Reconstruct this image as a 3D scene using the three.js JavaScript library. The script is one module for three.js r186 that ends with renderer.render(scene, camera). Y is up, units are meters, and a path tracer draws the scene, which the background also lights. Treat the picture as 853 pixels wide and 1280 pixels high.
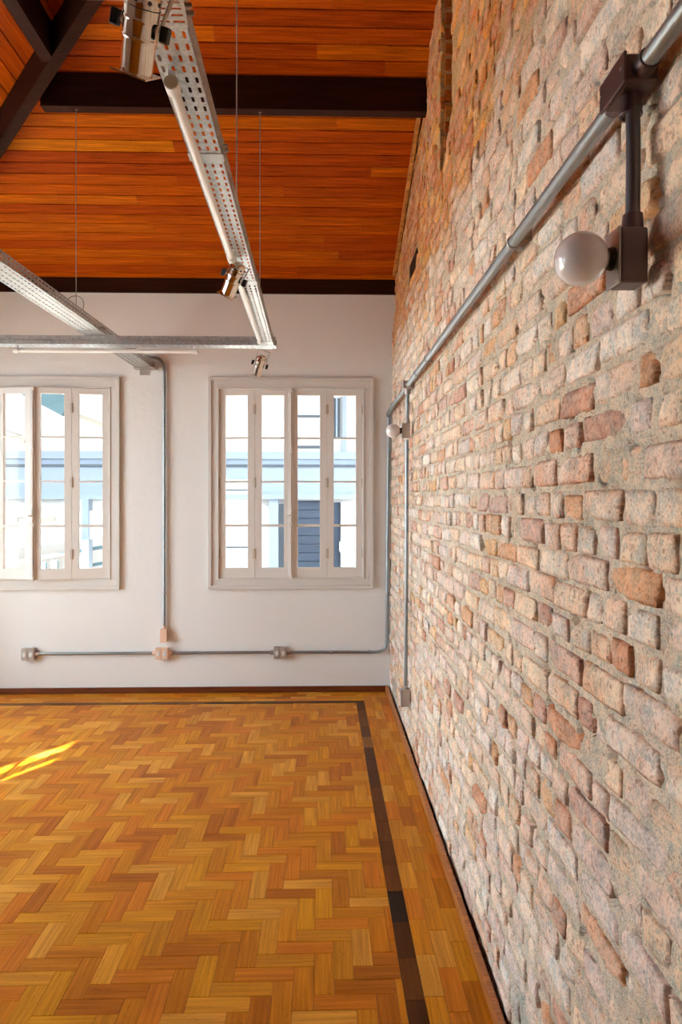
import * as THREE from 'three';
import { mergeGeometries } from 'three/addons/utils/BufferGeometryUtils.js';
import { ImprovedNoise } from 'three/addons/math/ImprovedNoise.js';
import { RoundedBoxGeometry } from 'three/addons/geometries/RoundedBoxGeometry.js';

// ---------------------------------------------------------------- camera, sky, sun, exposure
// room axes: x to the brick wall, y up, depth d = -z towards the white wall
const scene = new THREE.Scene();
const camera = new THREE.PerspectiveCamera(2 * Math.atan(640 / 853) * 180 / Math.PI, 853 / 1280, 0.05, 200);
camera.position.set(0, 1.65, 0);
camera.rotation.y = -Math.atan(22.5 / 853);
camera.setViewOffset(853, 1280, 0, 15, 853, 1280);
scene.add(camera);
const renderer = new THREE.WebGLRenderer();
renderer.toneMapping = THREE.LinearToneMapping;
renderer.toneMappingExposure = 2.15;
renderer.shadowMap.enabled = true;
scene.background = new THREE.Color().setRGB(0.71, 0.87, 1.0);
scene.backgroundIntensity = 7;
const sun = new THREE.DirectionalLight(new THREE.Color().setRGB(1, 0.93, 0.82), 32);
{
  const dir = new THREE.Vector3(0.53, -0.70, -0.85);            // the way the sunlight travels
  sun.position.set(0, 1, -3).addScaledVector(dir, -20);
  sun.target.position.set(0, 1, -3);
  sun.castShadow = true;
  Object.assign(sun.shadow.camera, { left: -14, right: 14, top: 14, bottom: -14, near: 1, far: 60 });
  scene.add(sun, sun.target);
}

// ---------------------------------------------------------------- helpers
let seed = 12345;
const rnd = () => { seed = (seed * 1664525 + 1013904223) >>> 0; return seed / 4294967296; };
const rr = (a, b) => a + (b - a) * rnd();
const pick = (a) => a[Math.floor(rnd() * a.length)];
const perlin = new ImprovedNoise();
const ns = (x, y, z = 0) => perlin.noise(x + 31.7, y + 17.3, z + 5.1);
const fbm = (x, y, o = 4, z = 0) => { let s = 0, a = 0.5; for (let k = 0; k < o; k++) { s += a * ns(x, y, z + k * 7.7); x *= 2.03; y *= 2.03; a *= 0.5; } return s; };
const clamp = (v, a = 0, b = 1) => Math.min(b, Math.max(a, v));
const sstep = (a, b, v) => { const t = clamp((v - a) / (b - a)); return t * t * (3 - 2 * t); };
const P = (x, y, d) => new THREE.Vector3(x, y, -d);
const lin = (r, g, b) => new THREE.Color().setRGB(r / 255, g / 255, b / 255, THREE.SRGBColorSpace);
const used = {};
function numbered(name) { const n = used[name] = (used[name] ?? -1) + 1; return n ? `${name}_${String(n).padStart(3, '0')}` : name; }
function tag(o, label, category, group, kind) {
  o.userData.label = label; o.userData.category = category;
  if (group) o.userData.group = group;
  if (kind) o.userData.kind = kind;
  return o;
}
function thing(name, label, category, group, kind) {
  const o = new THREE.Group(); o.name = numbered(name); scene.add(o);
  return tag(o, label, category, group, kind);
}
function mesh(name, geo, mat, parent = scene) {
  const g = Array.isArray(geo) ? mergeGeometries(geo.map((k) => { const q = k.index ? k.toNonIndexed() : k.clone(); for (const a of Object.keys(q.attributes)) if (!['position', 'normal', 'uv', 'color'].includes(a)) q.deleteAttribute(a); return q; })) : geo;
  const m = new THREE.Mesh(g, mat); m.name = parent === scene ? numbered(name) : name; m.castShadow = m.receiveShadow = true; parent.add(m); return m;
}
const one = (name, geo, mat, label, category, group, kind) => tag(mesh(name, geo, mat), label, category, group, kind);
// box between room coordinates (x0..x1, y0..y1, d0..d1)
function bx(x0, x1, y0, y1, d0, d1, r = 0) {
  const w = Math.abs(x1 - x0), h = Math.abs(y1 - y0), l = Math.abs(d1 - d0);
  const g = r ? new RoundedBoxGeometry(w, h, l, 2, r) : new THREE.BoxGeometry(w, h, l);
  return g.translate((x0 + x1) / 2, (y0 + y1) / 2, -(d0 + d1) / 2);
}
function rod(a, b, r, seg = 12, r2 = r) {
  const l = a.distanceTo(b), g = new THREE.CylinderGeometry(r2, r, l, seg);
  const q = new THREE.Quaternion().setFromUnitVectors(new THREE.Vector3(0, 1, 0), b.clone().sub(a).normalize());
  return g.applyQuaternion(q).translate((a.x + b.x) / 2, (a.y + b.y) / 2, (a.z + b.z) / 2);
}
const path = (pts, r, seg = 40, rs = 10) => new THREE.TubeGeometry(new THREE.CatmullRomCurve3(pts, false, 'centripetal'), seg, r, rs);
// uv in metres from the dominant axis of each face
function boxUV(g, s = 1, along = 'x') {
  g = g.index ? g.toNonIndexed() : g; g.computeVertexNormals();
  const p = g.attributes.position, n = g.attributes.normal, uv = new Float32Array(p.count * 2);
  for (let i = 0; i < p.count; i++) {
    const a = [Math.abs(n.getX(i)), Math.abs(n.getY(i)), Math.abs(n.getZ(i))], c = [p.getX(i), p.getY(i), p.getZ(i)];
    const k = a.indexOf(Math.max(...a));
    let [u, v] = k === 0 ? [c[2], c[1]] : k === 1 ? [c[0], c[2]] : [c[0], c[1]];
    if (along === 'z' && k === 1) [u, v] = [v, u];
    uv[2 * i] = u * s; uv[2 * i + 1] = v * s;
  }
  g.setAttribute('uv', new THREE.BufferAttribute(uv, 2));
  return g;
}
// ---- textures
function tileNoise(px, py, s) {                               // lattice of px x py cells that repeats
  const t = new Float32Array(px * py); let q = s >>> 0;
  for (let i = 0; i < t.length; i++) { q = (q * 1664525 + 1013904223) >>> 0; t[i] = q / 4294967296; }
  return (u, v) => {
    const x = u * px, y = v * py, i = Math.floor(x), j = Math.floor(y), fx = x - i, fy = y - j, a = fx * fx * (3 - 2 * fx), b = fy * fy * (3 - 2 * fy);
    const i0 = ((i % px) + px) % px, i1 = (i0 + 1) % px, j0 = (((j % py) + py) % py) * px, j1 = ((((j + 1) % py) + py) % py) * px;
    return (t[j0 + i0] * (1 - a) + t[j0 + i1] * a) * (1 - b) + (t[j1 + i0] * (1 - a) + t[j1 + i1] * a) * b;
  };
}
function tex(w, h, fn, srgb = true) {
  const data = new Uint8Array(w * h * 4), c = [0, 0, 0];
  for (let j = 0; j < h; j++) for (let i = 0; i < w; i++) {
    fn((i + 0.5) / w, (j + 0.5) / h, c); const o = (j * w + i) * 4;
    data[o] = clamp(c[0], 0, 255); data[o + 1] = clamp(c[1], 0, 255); data[o + 2] = clamp(c[2], 0, 255); data[o + 3] = 255;
  }
  const t = new THREE.DataTexture(data, w, h); t.wrapS = t.wrapT = THREE.RepeatWrapping; t.magFilter = THREE.LinearFilter;
  if (srgb) t.colorSpace = THREE.SRGBColorSpace;
  t.needsUpdate = true; return t;
}
const rep = (t, x, y) => { const c = t.clone(); c.repeat.set(x, y); c.needsUpdate = true; return c; };
// wood: grain runs along u; the tile is 0.9 m x 0.3 m
function woodTexture(s, depth) {
  const a = tileNoise(5, 40, s), b = tileNoise(9, 130, s + 1), c = tileNoise(70, 160, s + 2), d = tileNoise(3, 9, s + 3), w = tileNoise(4, 5, s + 4);
  return tex(768, 384, (u, v, o) => {
    const vv = v + 0.03 * (w(u, v) - 0.5);
    const g = 0.45 * (a(u, vv) - 0.5) + 0.35 * (b(u, vv) - 0.5) + 0.3 * (d(u, vv) - 0.5), p = c(u, v);
    const k = 0.9 + depth * g - (p > 0.8 ? depth * 0.45 * (p - 0.8) / 0.2 : 0);
    o[0] = 255 * k; o[1] = 255 * Math.pow(k, 1.25); o[2] = 255 * Math.pow(k, 1.6);
  });
}
const woodMap = woodTexture(11, 0.42), woodMap2 = woodTexture(77, 0.3);
const speckA = tileNoise(160, 160, 5), speckB = tileNoise(64, 64, 6), speckC = tileNoise(24, 24, 7), speckD = tileNoise(320, 320, 8), speckE = tileNoise(9, 9, 9);
const brickMap = tex(1024, 1024, (u, v, o) => {               // tile of 0.8 m: sand grain, pits, lime film
  const a = speckA(u, v), b = speckB(u, v), c = speckC(u, v), d = speckD(u, v), e = speckE(u, v);
  let k = 0.945 + 0.16 * (a - 0.5) + 0.2 * (b - 0.5) + 0.14 * (c - 0.5) + 0.16 * (d - 0.5) + 0.08 * (e - 0.5);
  k -= 0.3 * sstep(0.95, 1.3, b + 0.5 * a);
  const warm = 0.05 * (c - 0.5) + 0.06 * (b - 0.5);
  o[0] = 255 * k * (1 + 0.5 * warm); o[1] = 255 * k * (1 - warm); o[2] = 255 * k * (1 - 1.8 * warm);
});
const brickBump = tex(1024, 1024, (u, v, o) => {
  const a = speckA(u, v), b = speckB(u, v), c = speckC(u, v), d = speckD(u, v);
  let k = 0.35 * a + 0.35 * b + 0.2 * c + 0.2 * d; k -= 0.35 * sstep(0.95, 1.3, b + 0.5 * a);
  o[0] = o[1] = o[2] = 230 * clamp(k);
}, false);
const plasterBump = tex(512, 512, (u, v, o) => { o[0] = o[1] = o[2] = 255 * clamp(0.3 * speckA(u, v) + 0.3 * speckB(u, v) + 0.5 * speckC(u, v)); }, false);
const galvMap = tex(256, 256, (u, v, o) => { const k = 235 + 40 * (speckB(u, v) - 0.5) + 30 * (speckC(u, v) - 0.5); o[0] = k * 0.985; o[1] = k; o[2] = k * 1.005; });
// ---- materials
const std = (color, roughness, more = {}) => new THREE.MeshStandardMaterial({ color, roughness, ...more });
const phys = (color, roughness, specularIntensity, more = {}) => new THREE.MeshPhysicalMaterial({ color, roughness, specularIntensity, ...more });
const M = {
  wall: std(lin(230, 229, 226), 0.85, { bumpMap: rep(plasterBump, 1, 1), bumpScale: 0.0012 }),
  outWall: std(lin(200, 196, 188), 0.9),
  casing: std(lin(214, 209, 203), 0.45),
  leaf: std(lin(222, 217, 210), 0.42),
  glass: new THREE.MeshPhysicalMaterial({ color: 0xffffff, roughness: 0, transmission: 1, thickness: 0, ior: 1.45 }),
  hinge: std(lin(150, 130, 110), 0.4, { metalness: 0.7 }),
  galv: std(lin(172, 178, 180), 0.38, { metalness: 0.85, map: rep(galvMap, 4, 4) }),
  tray: std(lin(205, 207, 207), 0.42, { metalness: 0.55, map: rep(galvMap, 3, 3) }),
  box: std(lin(184, 176, 170), 0.42, { metalness: 0.6 }),
  bronze: std(lin(92, 74, 74), 0.32, { metalness: 0.55 }),
  black: std(lin(16, 15, 15), 0.5),
  chrome: std(lin(225, 215, 205), 0.12, { metalness: 1 }),
  whitePlastic: std(lin(238, 238, 234), 0.35),
  tube: std(lin(244, 244, 240), 0.18),
  opal: new THREE.MeshPhysicalMaterial({ color: lin(226, 220, 218), roughness: 0.2, clearcoat: 1, clearcoatRoughness: 0.04 }),
  steel: std(lin(170, 168, 165), 0.35, { metalness: 0.9 }),
  wire: std(lin(168, 162, 156), 0.6),
  darkWood: phys(lin(58, 29, 18), 0.6, 0.2, { map: rep(woodMap, 1, 3) }),
  baseWood: std(lin(120, 58, 26), 0.4, { map: rep(woodMap, 1, 3) }),
  shoeWood: std(lin(194, 122, 64), 0.35, { map: rep(woodMap, 1, 3) }),
  salmonBox: std(lin(236, 206, 186), 0.42, { metalness: 0.35 }),
  subfloor: std(lin(52, 30, 14), 0.9),
  brick: std(0xffffff, 0.93, { vertexColors: true, map: rep(brickMap, 1.25, 1.25), bumpMap: rep(brickBump, 1.25, 1.25), bumpScale: 0.004 }),
  mortar: std(0xffffff, 0.96, { vertexColors: true, map: rep(brickMap, 1.9, 1.9), bumpMap: rep(brickBump, 1.9, 1.9), bumpScale: 0.006 }),
};

// ---------------------------------------------------------------- room dimensions
const D = 5.88, XL = -3.55, REAR = -3.2, TOPW = 3.42;
const SL = 0.3435, CEIL0 = 3.566, DC0 = 5.79, S = 2.32;         // roof pitch; hip where x + d = S
const hBack = (d) => CEIL0 + SL * (DC0 - d), hLeft = (x) => CEIL0 + SL * (x + DC0 - S);
const wallX = (h, d = 0) => 0.58 + 0.0075 * h + 0.022 * sstep(3.08, 3.3, h) * sstep(3.85, 4.15, d);

// ---------------------------------------------------------------- plain walls with window openings
const WIN = { w: 1.24, y0: 0.977, y1: 2.604 };
const win2x = -0.895, win1x = -3.06;                            // left jambs of the two windows in the white wall
function wallSlab(name, label, len, h, openings, thick) {       // local: x along, y up, room side at z = 0
  const s = new THREE.Shape([[0, -0.05], [len, -0.05], [len, h], [0, h]].map(([x, y]) => new THREE.Vector2(x, y)));
  for (const [x, y0, w, y1] of openings) s.holes.push(new THREE.Path([[x, y0], [x, y1], [x + w, y1], [x + w, y0]].map(([a, b]) => new THREE.Vector2(a, b))));
  const g = new THREE.ExtrudeGeometry(s, { depth: thick, bevelEnabled: false, curveSegments: 1 }).translate(0, 0, -thick);
  return one(name, boxUV(g), M.wall, label, 'wall', null, 'structure');
}
const wb = wallSlab('wall_back', 'white plastered wall with two folding casement windows', 0.9 - XL, TOPW, [win1x, win2x].map((x) => [x - XL, WIN.y0, WIN.w, WIN.y1]), 0.28);
wb.position.set(XL, 0, -D);
// left wall: local x runs along depth from REAR
const leftWindows = [[1.2, 2, {}], [2.45, 4, { leafW: 0.7, glassW: 0.58, y0: 0.06, y1: 2.9, panes: [[0.3, 1.55], [1.59, 2.83]] }]];   // depth of the near jamb, leaves, form
const wl = wallSlab('wall_left', 'white plastered side wall with windows, outside the picture', D + 0.28 - REAR, TOPW + 0.1, leftWindows.map(([d, n, f]) => [d - REAR, f.y0 ?? WIN.y0, n * (f.leafW ?? 0.31), f.y1 ?? WIN.y1]), 0.12);
wl.rotation.y = Math.PI / 2; wl.position.set(XL, 0, -REAR);
const wr = wallSlab('wall_rear', 'white plastered wall behind the camera', 1.0 - XL, 5.2, [], 0.28);
wr.rotation.y = Math.PI; wr.position.set(1.0, 0, -REAR);

// ---------------------------------------------------------------- brick wall
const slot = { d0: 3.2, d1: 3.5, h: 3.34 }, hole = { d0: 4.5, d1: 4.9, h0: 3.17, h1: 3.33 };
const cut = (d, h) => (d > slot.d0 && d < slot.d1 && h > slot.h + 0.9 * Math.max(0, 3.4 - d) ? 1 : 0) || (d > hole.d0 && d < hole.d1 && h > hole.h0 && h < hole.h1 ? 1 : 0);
const orange = (d, h) => sstep(-0.1, 0.1, h - 3.02 + 0.55 * fbm(d * 0.9, h * 0.9, 3, 3) + 0.25 * fbm(d * 5, h * 5, 2, 8));   // never plastered above the old ceiling line
const limeAt = (d, h) => clamp((0.92 + 1.5 * fbm(d * 1.1, h * 1.3, 3, 11) + 0.9 * fbm(d * 9, h * 9, 3, 21)) * (1 - 0.96 * orange(d, h)));
const cRaw = [[222, 160, 112], [214, 144, 100], [224, 170, 120], [206, 142, 110], [228, 176, 118], [210, 162, 140]].map((c) => lin(...c));
const cOra = [[224, 142, 56], [214, 126, 48], [232, 160, 72], [206, 116, 50]].map((c) => lin(...c));
const cLime = [[244, 226, 204], [242, 218, 198], [247, 234, 218], [238, 220, 206], [246, 220, 190]].map((c) => lin(...c));
const cRed = lin(170, 78, 52), cGrey = lin(176, 176, 164), cMort = lin(190, 170, 142), cMort2 = lin(222, 204, 178), cMortO = lin(206, 156, 92);
const tmp = new THREE.Color();
function brickGeometry(d0, d1, h0, h1, raw, ora, lime, proud, cell, sd) {
  const w = d1 - d0, hh = h1 - h0, nx = Math.max(4, Math.round(w / cell)), ny = Math.max(3, Math.round(hh / cell));
  const pos = [], col = [], uv = [], idx = [];
  const tu = rr(-0.004, 0.004), tv = rr(-0.003, 0.003), cut4 = [rnd(), rnd(), rnd(), rnd()].map((v) => (v > 0.8 ? rr(0.1, 0.35) : 0));
  for (let j = -1; j <= ny + 1; j++) for (let i = -1; i <= nx + 1; i++) {
    const ci = clamp(i, 0, nx), cj = clamp(j, 0, ny), s = ci / nx, t = cj / ny, skirt = i !== ci || j !== cj;
    let d = d0 + s * w, h = h0 + t * hh;
    // ragged, slightly rounded outline
    const a = Math.abs(2 * s - 1), b = Math.abs(2 * t - 1), rim = Math.max(a, b);
    const corner = a * a * a * b * b * b;
    const pull = 1 - 0.05 * corner - rim * (0.05 * ns(d * 38, h * 38, sd) + 0.018);
    let cornerCut = 0;
    for (let q = 0; q < 4; q++) { const e = (q & 1 ? 1 - s : s) + (q & 2 ? 1 - t : t) * 0.7; cornerCut = Math.max(cornerCut, sstep(cut4[q] + 0.06, cut4[q] - 0.06, e) * (cut4[q] > 0 ? 1 : 0)); }
    d = (d0 + d1) / 2 + (d - (d0 + d1) / 2) * (1 - (1 - pull) * (w < 0.13 ? 1 : 0.55)); h = (h0 + h1) / 2 + (h - (h0 + h1) / 2) * pull;
    const edge = sstep(0.8, 1.0, Math.pow(Math.pow(a, w < 0.13 ? 6 : 12) + Math.pow(b, 5), 1 / 5));
    let p = proud + tu * (2 * s - 1) + tv * (2 * t - 1) + 0.0028 * ns(d * 30, h * 30, sd) + 0.004 * ns(d * 11, h * 11, sd + 3) - 0.005 * edge - 0.012 * cornerCut;
    if (skirt) p = -0.016;
    pos.push(wallX(h, d) - p, h, -d); uv.push(d, h);
    const o = orange(d, h), l = clamp(limeAt(d, h) * lime[1] + lime[1] * 0.25 - 0.5 * edge * (0.5 + ns(d * 50, h * 50, 2)) - 0.6 * cornerCut + 0.35 * ns(d * 70, h * 70, 9));
    tmp.copy(raw).lerp(ora, o).lerp(cRed, 0.22 * sstep(0.25, 0.5, ns(d * 24, h * 24, 40 + sd))).lerp(lime[0], l * 0.92);
    tmp.lerp(cGrey, 0.65 * sstep(0.12, 0.3, fbm(d * 2.2, h * 2.2, 2, 55) - 0.5 * sstep(0.1, 0.65, h)));
    const k = 1 + 0.16 * ns(d * 16, h * 16, sd + 8); col.push(tmp.r * k, tmp.g * k, tmp.b * k);
  }
  const W = nx + 3;
  for (let j = 0; j < ny + 2; j++) for (let i = 0; i < nx + 2; i++) { const q = j * W + i; idx.push(q, q + W, q + 1, q + 1, q + W, q + W + 1); }
  const g = new THREE.BufferGeometry();
  g.setAttribute('position', new THREE.Float32BufferAttribute(pos, 3)); g.setAttribute('uv', new THREE.Float32BufferAttribute(uv, 2)); g.setAttribute('color', new THREE.Float32BufferAttribute(col, 3));
  g.setIndex(idx); g.computeVertexNormals(); return g;
}
// where a point lands in the picture, to tell which pieces show largest
const th = Math.atan(22.5 / 853), ct = Math.cos(th), st = Math.sin(th);
function toPixel(x, y, d) { const z = x * st + d * ct; return z < 0.1 ? null : [426.5 + 853 * (x * ct - d * st) / z, 625 - 853 * (y - 1.65) / z]; }
function shown(quad) {
  const q = quad.map((p) => toPixel(...p)); if (q.some((p) => !p)) return 0;
  const cxm = q.reduce((s, p) => s + p[0], 0) / q.length, cym = q.reduce((s, p) => s + p[1], 0) / q.length;
  if (cxm < -10 || cxm > 863 || cym < -10 || cym > 1290) return 0;
  let A = 0; q.forEach((p, i) => { const n = q[(i + 1) % q.length]; A += p[0] * n[1] - n[0] * p[1]; }); return Math.abs(A) / 2;
}
const brickWall = thing('wall_right', 'exposed old brick wall with lime traces and rough mortar', 'wall', null, 'structure');
{
  const list = [];
  let y = 0.035, row = 0;
  while (y < 4.95) {
    const ch = rr(0.074, 0.083), mode = row % 3 === 0 ? 0.75 : row % 3 === 1 ? 0.12 : 0.4;
    let d = REAR + rr(0, 0.15);
    while (d < D - 0.02) {
      const t = rnd(); let w = t < mode ? rr(0.195, 0.232) : t < mode + 0.1 ? rr(0.055, 0.085) : rr(0.092, 0.118);
      const j = rr(0.005, 0.013); w = Math.min(w, D + 0.01 - d);
      const wave = 0.02 * ns(d * 0.7, row * 0.25, 4), bh = ch - rr(0.009, 0.018), oy = rr(0.004, 0.009), jit = rr(-0.003, 0.003);
      const h0 = y + wave + oy + jit, h1 = h0 + bh, mx = d + w / 2, my = (h0 + h1) / 2;
      if (w > 0.04 && !cut(d + 0.02, my) && !cut(d + w - 0.02, my) && !cut(mx, my) && my < hLeft(0.6) + 0.1) {
        const X = wallX(my), area = shown([[X, h0, d], [X, h0, d + w], [X, h1, d + w], [X, h1, d]]) * (my < hBack(mx) ? 1 : 0);
        list.push({ d0: d, d1: d + w, h0, h1, area, raw: pick(cRaw), ora: pick(cOra), lime: [pick(cLime), rnd() < 0.2 ? rr(0.15, 0.5) : rr(0.65, 1.15)], proud: rr(0.0045, 0.0105) - (rnd() < 0.06 ? 0.006 : 0) });
      }
      d += w + j;
    }
    y += ch; row++;
  }
  const order = list.slice().sort((a, b) => b.area - a.area), big = new Set(order.slice(0, 300)), rest = [], jamb = [];
  list.forEach((b, n) => {
    const vis = b.area > 0, g = brickGeometry(b.d0, b.d1, b.h0, b.h1, b.raw, b.ora, b.lime, b.proud, b.area > 700 ? 0.0105 : vis ? 0.0145 : 0.035, n * 0.37);
    if (big.has(b)) mesh('brick', g, M.brick, brickWall); else rest.push(g);
  });
  mesh('smaller_bricks', rest, M.brick, brickWall).userData.kind = 'stuff';
  // mortar bed behind the bricks, rough, with the chase and the beam pocket sunk into it
  const make = (da, db, ha, hb, cell) => {
    const nx = Math.round((db - da) / cell), ny = Math.round((hb - ha) / cell), g = new THREE.PlaneGeometry(1, 1, nx, ny), p = g.attributes.position, uv = g.attributes.uv, col = new Float32Array(p.count * 3);
    for (let i = 0; i < p.count; i++) {
      const d = da + (p.getX(i) + 0.5) * (db - da), h = ha + (p.getY(i) + 0.5) * (hb - ha);
      const out = 0.0045 * fbm(d * 14, h * 14, 3, 2) + 0.0055 * fbm(d * 45, h * 45, 2, 6) - 0.022 * sstep(0.15, 0.33, fbm(d * 19, h * 19, 2, 33)) + 0.0012 - 0.15 * cut(d, h);
      p.setXYZ(i, wallX(h, d) - out, h, -d); uv.setXY(i, d, h);
      tmp.copy(cMort).lerp(cMort2, clamp(0.45 + 1.2 * fbm(d * 1.4, h * 1.4, 3, 12) + 0.6 * fbm(d * 30, h * 30, 2, 13))).lerp(cLime[0], 0.45 * limeAt(d, h)).lerp(cMortO, 0.8 * orange(d, h));
      tmp.lerp(cGrey, 0.7 * sstep(0.1, 0.3, fbm(d * 2.2, h * 2.2, 2, 55) - 0.5 * sstep(0.1, 0.65, h)));
      col.set([tmp.r, tmp.g, tmp.b], i * 3);
    }
    g.setAttribute('color', new THREE.BufferAttribute(col, 3));
    g.computeVertexNormals();
    return g;
  };
  mesh('mortar', [make(0.7, 2.4, 0, 5.0, 0.011), make(2.4, D + 0.02, 0, 5.0, 0.0145), make(REAR - 0.1, 0.7, 0, 5.0, 0.06)], M.mortar, brickWall);
  // bricks of the far cheek of the chase, facing the room's near end
  for (let h = slot.h - 0.05, k = 0; h < 4.9; h += 0.08, k++) {
    const g = new RoundedBoxGeometry(0.1 + 0.04 * (k % 2), 0.058, 0.05, 2, 0.006); const c = pick(cOra), cc = new Float32Array(g.attributes.position.count * 3);
    for (let i = 0; i < cc.length; i += 3) cc.set([c.r * 0.9, c.g * 0.85, c.b * 0.85], i);
    g.setAttribute('color', new THREE.BufferAttribute(cc, 3)); boxUVkeep(g);
    const m = mesh('brick', g, M.brick, brickWall); m.position.set(wallX(h) + 0.068 + 0.02 * (k % 2), h + 0.04, -(slot.d1 + 0.012 + rr(0, 0.006)));
  }
  mesh('dark_pocket_fill', bx(wallX(3.25, 4.7) - 0.001, 0.78, hole.h0 + 0.005, hole.h1 - 0.005, hole.d0 + 0.01, hole.d1 - 0.01), M.darkWood, brickWall);  // dark block added so the open pocket looks black with shade
  mesh('masonry_core', bx(0.79, 1.05, -0.05, 5.2, REAR - 0.28, D + 0.28), M.outWall, brickWall);
}
function boxUVkeep(g) { const p = g.attributes.position, uv = g.attributes.uv; for (let i = 0; i < p.count; i++) uv.setXY(i, p.getX(i) + p.getZ(i), p.getY(i)); return g; }

// ---------------------------------------------------------------- parquet floor
const floor = thing('floor', 'varnished herringbone parquet floor with a dark inlay border', 'floor', null, 'structure');
{
  mesh('subfloor', bx(XL - 0.05, 0.8, -0.12, -0.008, REAR - 0.05, D + 0.02), M.subfloor, floor);
  const tones = [[210, 132, 26], [218, 140, 28], [198, 120, 24], [224, 152, 44], [206, 126, 24], [214, 126, 30], [228, 159, 60], [188, 108, 24], [220, 148, 28], [208, 136, 32]].map((c) => lin(...c));
  const darks = [[96, 50, 14], [108, 58, 18], [86, 44, 12], [118, 68, 20]].map((c) => lin(...c));
  const fm = (c) => phys(c, 0.42, 0.2, { map: woodMap2 });
  const mats = tones.map(fm), dmats = darks.map(fm), black = fm(lin(40, 22, 14)), pale = fm(lin(150, 98, 44));
  const restMat = phys(0xffffff, 0.42, 0.2, { map: woodMap2, vertexColors: true });
  const shape = (x0, x1, d0, d1, u0, v0) => {                   // a block with eased edges; grain along its longer side
    const e = 0.0009, y = -0.0004 - 0.0009 * rnd(), g = new THREE.BufferGeometry(), gap = 0.0004;
    x0 += gap; x1 -= gap; d0 += gap; d1 -= gap;
    const ring = (k, h) => [[x0 + k, h, -(d0 + k)], [x1 - k, h, -(d0 + k)], [x1 - k, h, -(d1 - k)], [x0 + k, h, -(d1 - k)]];
    const v = [...ring(e, y), ...ring(0, y - e), ...ring(0, -0.012)], idx = [0, 1, 2, 0, 2, 3];
    for (const o of [0, 4]) for (let i = 0; i < 4; i++) { const j = (i + 1) % 4; idx.push(o + i, o + 4 + i, o + 4 + j, o + i, o + 4 + j, o + j); }
    const long = x1 - x0 > d1 - d0, uv = v.flatMap(([x, , z]) => (long ? [(x - x0) / 0.9 + u0, (z + d0) / 0.3 + v0] : [(-z - d0) / 0.9 + u0, (x - x0) / 0.3 + v0]));
    g.setAttribute('position', new THREE.Float32BufferAttribute(v.flat(), 3)); g.setAttribute('uv', new THREE.Float32BufferAttribute(uv, 2)); g.setIndex(idx);
    const n = g.toNonIndexed(); n.computeVertexNormals(); return n;
  };
  const x0 = -3.22, x1 = 0.271, da = -2.9, db = 5.548, w = 0.0695, L = 3, all = [];
  const put = (name, a, b, c, d, m, color) => { if (b - a > 0.004 && d - c > 0.004) all.push({ name, a, b, c, d, m, color, area: shown([[a, 0, c], [b, 0, c], [b, 0, d], [a, 0, d]]) }); };
  const ox = x1 - 1.35 * w, od = 2.0;
  for (let j = -90; j < 60; j++) for (let i = -150; i < 60; i++) {
    const r = (((i - j) % 6) + 6) % 6; let rect;
    if (r === 0) rect = [i, i + 3, j, j + 1]; else if (r === 3) rect = [i, i + 1, j - 2, j + 1]; else continue;
    const k = Math.floor(rnd() * tones.length);
    put('parquet_block', Math.max(x0, ox + rect[0] * w), Math.min(x1, ox + rect[1] * w), Math.max(da, od + rect[2] * w), Math.min(db, od + rect[3] * w), mats[k], tones[k]);
  }
  // dark inlay line, then the plain border blocks
  const run = (name, axis, a, b, c, d, len, choose, off = 0) => {
    for (let s = (axis === 'd' ? c : a) - off; s < (axis === 'd' ? d : b); s += len) {
      const [m, color] = choose(s), e = s + len;
      if (axis === 'd') put(name, a, b, Math.max(c, s), Math.min(d, e), m, color); else put(name, Math.max(a, s), Math.min(b, e), c, d, m, color);
    }
  };
  const dk = (s) => { const k = Math.floor(rnd() * 4); return s > 2.6 && s < 2.7 ? [black, lin(40, 22, 14)] : s > 4.5 && s < 4.7 ? [pale, lin(150, 98, 44)] : [dmats[k], darks[k]]; };
  const lt = () => { const k = Math.floor(rnd() * 10); return [mats[k], tones[k]]; };
  run('inlay_block', 'd', 0.271, 0.337, -2.96, 5.612, 0.209, dk, 0.02);
  run('inlay_block', 'x', -3.28, 0.271, 5.548, 5.612, 0.21, () => { const k = Math.floor(rnd() * 4); return [dmats[k], darks[k]]; });
  [[0.337, 0.405], [0.405, 0.474], [0.474, 0.545]].forEach(([a, b], k) => run('border_block', 'd', a, b, REAR, D - 0.01, 0.21, lt, 0.07 * k));
  for (let k = 0; k < 4; k++) run('border_block', 'x', XL, 0.337, 5.612 + k * 0.067, 5.612 + (k + 1) * 0.067, 0.21, lt, 0.08 * k);
  run('border_block', 'd', -3.55, -3.28, REAR, 5.612, 0.21, lt); run('inlay_block', 'd', -3.28, -3.22, -2.96, 5.548, 0.21, dk);
  run('border_block', 'x', -3.28, 0.271, REAR, -2.9, 0.21, lt);
  const rest = [];
  const big = new Set(all.filter((b) => b.name === 'parquet_block').sort((p, q) => q.area - p.area).slice(0, 300));
  const bigB = new Set(all.filter((b) => b.name !== 'parquet_block' && b.area > 12));
  for (const b of all) {
    const g = shape(b.a, b.b, b.c, b.d, rnd(), rnd());
    if (big.has(b) || bigB.has(b)) mesh(b.name, g, b.m, floor);
    else { const n = g.attributes.position.count, c = new Float32Array(n * 3); for (let i = 0; i < n; i++) c.set([b.color.r, b.color.g, b.color.b], i * 3); g.setAttribute('color', new THREE.BufferAttribute(c, 3)); rest.push(g); }
  }
  mesh('smaller_parquet_blocks', rest, restMat, floor).userData.kind = 'stuff';
}
one('baseboard_back', boxUV(bx(XL, 0.56, 0, 0.05, D - 0.016, D, 0.003)), M.baseWood, 'low dark stained baseboard under the white wall', 'baseboard', null, 'structure');
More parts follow.
